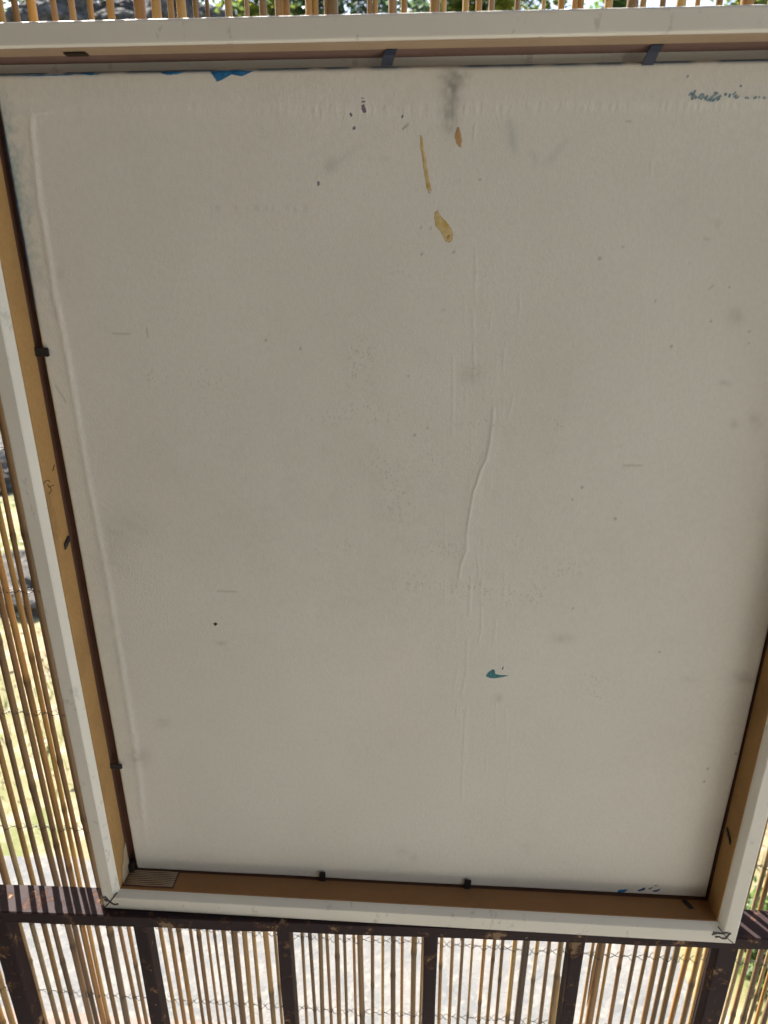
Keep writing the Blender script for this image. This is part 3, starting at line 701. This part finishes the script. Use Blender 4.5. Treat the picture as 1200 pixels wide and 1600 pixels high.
# rows of twisted binding wire
rows = [on_y(a, b_, YR).z for a, b_ in ((45, 925), (60, 1114), (60, 1294), (215, 1447), (250, 1560))]
dzr = (rows[0] - rows[-1]) / 4
rows = [rows[0] + dzr * k for k in (4, 3, 2, 1)] + rows + [rows[-1] - dzr * k for k in range(1, 7)]
for ri, zr in enumerate(rows):
    if not (.08 < zr < 1.9): continue
    A = []; B_ = []
    def zz_(x): return zr + .0035 * noise.noise(Vector((x * 6, ri * 3.1, 0))) + .0016 * noise.noise(Vector((x * 40, ri * 3.1, 5)))
    for i, (x, r0, X, yo) in enumerate(rpos):
        s = 1 if i % 2 else -1; z0 = zz_(x); xr = X(z0)
        for f, amp in ((-.8, .55), (0, 1), (.8, .55)):
            A.append((xr + f * r0, YR + yo + s * (r0 * amp + .0007), z0 + (.0002 if s > 0 else -.0005)))
            B_.append((xr + f * r0, YR + yo - s * (r0 * amp + .0007), z0 + (-.0005 if s > 0 else .0002)))
        if i < len(rpos) - 1:
            x2 = rpos[i + 1][2](z0); g0 = xr + r0; g1 = x2 - rpos[i + 1][1]
            if g1 - g0 > .003:
                zm = .5 * (z0 + zz_(x2)); tw = .0011
                A.append((g0 + (g1 - g0) * .30, YR, zm + tw)); A.append((g0 + (g1 - g0) * .70, YR, zm - tw))
                B_.append((g0 + (g1 - g0) * .30, YR, zm - tw)); B_.append((g0 + (g1 - g0) * .70, YR, zm + tw))
    for L in (A, B_):
        b = MB(); b.tube(L, .00034, 5); b.build('binding_wire', M['wire'], screen, True)

# ------------------------------------------------------------------ garden beyond the screen
def rock(p, sx, sy_, sz, seed, label, group):
    bm = bmesh.new(); bmesh.ops.create_icosphere(bm, subdivisions=4, radius=1)
    for v in bm.verts:
        n_ = noise.fractal(v.co * 1.5 + Vector((seed * 3.7, 0, 0)), .75, 2.2, 6); q_ = noise.cell(v.co * 1.7 + Vector((seed, seed, 0)))
        v.co *= 1 + .28 * n_ + .06 * q_
        v.co.z = max(v.co.z, -.5)
        v.co = Vector((v.co.x * sx, v.co.y * sy_, v.co.z * sz))
    me_ = bpy.data.meshes.new('rock'); bm.to_mesh(me_); bm.free()
    o = link('rock', me_, M['rock']); o.location = p; o.rotation_euler.z = seed * 1.3
    return tag(o, label, 'rock', group)
G1 = 'dark garden rocks beyond the reed screen'
for k, (px, py, s, lb) in enumerate([(2, 915, .17, 'dark grey rock in the near row beyond the reeds, cut by the photo edge'), (44, 925, .20, 'dark grey rock in the near row beside the left frame rail'), (26, 885, .14, 'smaller dark grey rock at the back of the near row'),
                                 (14, 735, .44, 'large dark rock farthest away beyond the left reeds'), (75, 742, .38, 'large dark rock far away half behind the left frame rail')]):
    p = on_z(px, py, 0); rock((p.x, p.y, -.02 + .1 * s), s * 1.25, s, s * .62, k + 1, lb, G1)
G2 = 'dark boulders on the slope above the picture frame'
NTH = ['leftmost', 'second from the left', 'third from the left', 'fourth from the left', 'fifth from the left', 'sixth from the left', 'rightmost']
for k, (px, py, d) in enumerate([(28, 40, 7.0), (76, 36, 6.8), (125, 33, 7.2), (178, 34, 7.0), (215, 30, 7.4), (262, 32, 7.2), (330, 30, 7.4)]):
    r_ = ray(px, py); p = CAM + r_ * (d / r_.y); s = .15 + .06 * (k % 3)
    rock((p.x, p.y, p.z - .02), s * 1.6, s, s * .8, k + 21, 'dark grey boulder above the top frame rail, ' + NTH[k], G2)
def bush(p, rx, ry, rz, n, tints, seed, name, label, cat, group=None, leaf=(.05, .09)):
    r_ = random.Random(seed); root = empty(name, p, label, cat, group); P = Vector(p)
    st = MB(); tips = []
    for k in range(9):
        a = r_.uniform(0, 6.28); e = P + Vector((math.cos(a) * rx * r_.uniform(.2, .8), math.sin(a) * ry * r_.uniform(.2, .8), rz * r_.uniform(.8, 1.8)))
        md = P.lerp(e, .5) + Vector((r_.uniform(-.1, .1), r_.uniform(-.1, .1), .05)) * rx; st.tube([P - Vector((0, 0, .05)), md, e], [.022 * rz, .014 * rz, .005 * rz], 5); tips.append(e)
    st.build('stem', M['bark'], root, True)
    lf = MB(); clumps = []
    for k in range(26):
        d = Vector((r_.gauss(0, 1), r_.gauss(0, 1), r_.gauss(0, 1))).normalized() * r_.uniform(.35, 1.0)
        clumps.append((P + Vector((d.x * rx, d.y * ry, rz + d.z * rz)), r_.uniform(.16, .38) * min(rx, rz), r_.choice(tints)))
    for k in range(n):
        c_, cr, tn = r_.choice(clumps); q_ = c_ + Vector((r_.gauss(0, 1), r_.gauss(0, 1), r_.gauss(0, .8))) * cr * .6
        l_ = r_.uniform(*leaf); u = Vector((r_.uniform(-1, 1), r_.uniform(-1, 1), r_.uniform(-.6, .6))).normalized(); v = u.cross(Vector((r_.uniform(-.5, .5), r_.uniform(-.5, .5), 1))).normalized()
        t_ = r_.uniform(.75, 1.25); up = u.cross(v) * l_ * .12
        lf.add([q_, q_ + u * l_ * .5 + v * l_ * .28 + up, q_ + u * l_, q_ + u * l_ * .5 - v * l_ * .28 + up], [(0, 1, 2), (0, 2, 3)], (tn[0] * t_, tn[1] * t_, tn[2] * t_))
    lf.build('foliage', M['leaf'], root, False, True)
GR = [(.10, .17, .045), (.14, .21, .055), (.07, .12, .035)]; YG = [(.30, .31, .05), (.20, .25, .05), (.12, .17, .04)]; DK = [(.07, .11, .06), (.10, .15, .08)]
for k, (px, py, d, sx, sz, tn, lb) in enumerate([
        (-60, 0, 8.5, 1.0, .8, GR, 'green bush at the far left above the boulders'), (60, -10, 8.3, .9, .7, YG, 'yellow green bush behind the leftmost boulders'), (190, -14, 8.6, .9, .8, GR, 'green bush above the boulders left of centre'),
        (300, -8, 8.4, .9, .8, DK, 'dark green bush behind the boulders'), (410, 2, 8.0, .8, .8, YG, 'bright yellow green bush beside the last boulder'), (500, 6, 8.6, .9, .9, GR, 'leafy green bush seen over the middle of the top rail'),
        (600, 4, 8.0, .9, .9, DK, 'bluish green bush seen over the first navy tab'), (690, 4, 8.8, .8, .8, GR, 'loose green bush right of the middle of the top rail'), (780, 6, 8.2, .7, .7, YG, 'pale bush at the edge of the open sky'),
        (955, 4, 9.0, .35, .4, GR, 'small bush alone against the open sky'), (1185, 2, 8.5, .45, .5, YG, 'yellow green bush at the far right against the sky')]):
    r_ = ray(px, py); p = CAM + r_ * (d / r_.y); g0 = hill_h(p.x, p.y)
    bush((p.x, p.y, p.z - sz * 1.15), sx, sx * .7, sz, 2600 if sx > .6 else 1100, tn, 50 + k, 'bush', lb, 'bush', 'bushes on the bank behind the screen', (.06, .12))
# weeds by the right end of the path
for k, (px, py, wl) in enumerate([(1178, 1500, 'upper green weed just right of the right post'), (1192, 1545, 'lower green weed at the right edge of the photo'), (1188, 1470, 'green weed showing directly under the right end of the rail')]):
    p = on_z(px, py, 0); bush((p.x + .05, p.y + .02, -.02), .09, .08, .07, 240, GR, 90 + k, 'weed', wl, 'weed', 'weeds by the right post', (.02, .04))
# grass and fallen leaves
gm = MB()
for k in range(26000):
    y = 1.0 + 4.2 * rnd.random() ** 1.5; x = rnd.uniform(-3.2, 2.6)
    pn = noise.noise(Vector((x * 1.6, y * 1.6, 2)))
    if y < 1.35 and x < .6 and rnd.random() > (y - .95) * 1.5: continue
    if rnd.random() > .55 + pn: continue
    green = noise.noise(Vector((x * 2.2, y * 2.2, 9))) + rnd.uniform(-.25, .25) > 0
    c_ = (.12, .17, .04) if green else (.34, .28, .15)
    f = rnd.uniform(.7, 1.3); h_ = rnd.uniform(.02, .055); a = rnd.uniform(0, 6.28); lx, ly = math.cos(a), math.sin(a); wv = .0022 + .001 * rnd.random()
    e = rnd.uniform(.4, 1.3)
    gm.add([(x - ly * wv, y + lx * wv, -.03), (x + ly * wv, y - lx * wv, -.03), (x + lx * h_ * e, y + ly * h_ * e, -.02 + h_)], [(0, 1, 2)], (c_[0] * f, c_[1] * f, c_[2] * f))
tag(gm.build('grass', M['leaf'], None, False, True), 'patchy green and straw coloured grass beyond the screen', 'grass', None, 'stuff')
lm = MB()
for k in range(1500):
    y = 1.0 + 4.0 * rnd.random() ** 1.4; x = rnd.uniform(-3, 2.4)
    if y < 1.3 and rnd.random() < .8: continue
    l_ = rnd.uniform(.02, .05); a = rnd.uniform(0, 6.28); u = Vector((math.cos(a), math.sin(a), rnd.uniform(-.1, .12))); v = Vector((-u.y, u.x, rnd.uniform(-.3, .3))); q_ = Vector((x, y, -.005 + rnd.uniform(0, .015)))
    f = rnd.uniform(.6, 1.3); c_ = rnd.choice([(.36, .28, .18), (.28, .20, .12), (.46, .40, .30), (.5, .45, .36)])
    lm.add([q_, q_ + u * l_ * .5 + v * l_ * .25, q_ + u * l_, q_ + u * l_ * .5 - v * l_ * .25], [(0, 1, 2), (0, 2, 3)], tuple(ci * f for ci in c_))
tag(lm.build('leaf_litter', M['leaf'], None, False, True), 'fallen brown leaves lying on the grass', 'leaves', None, 'stuff')
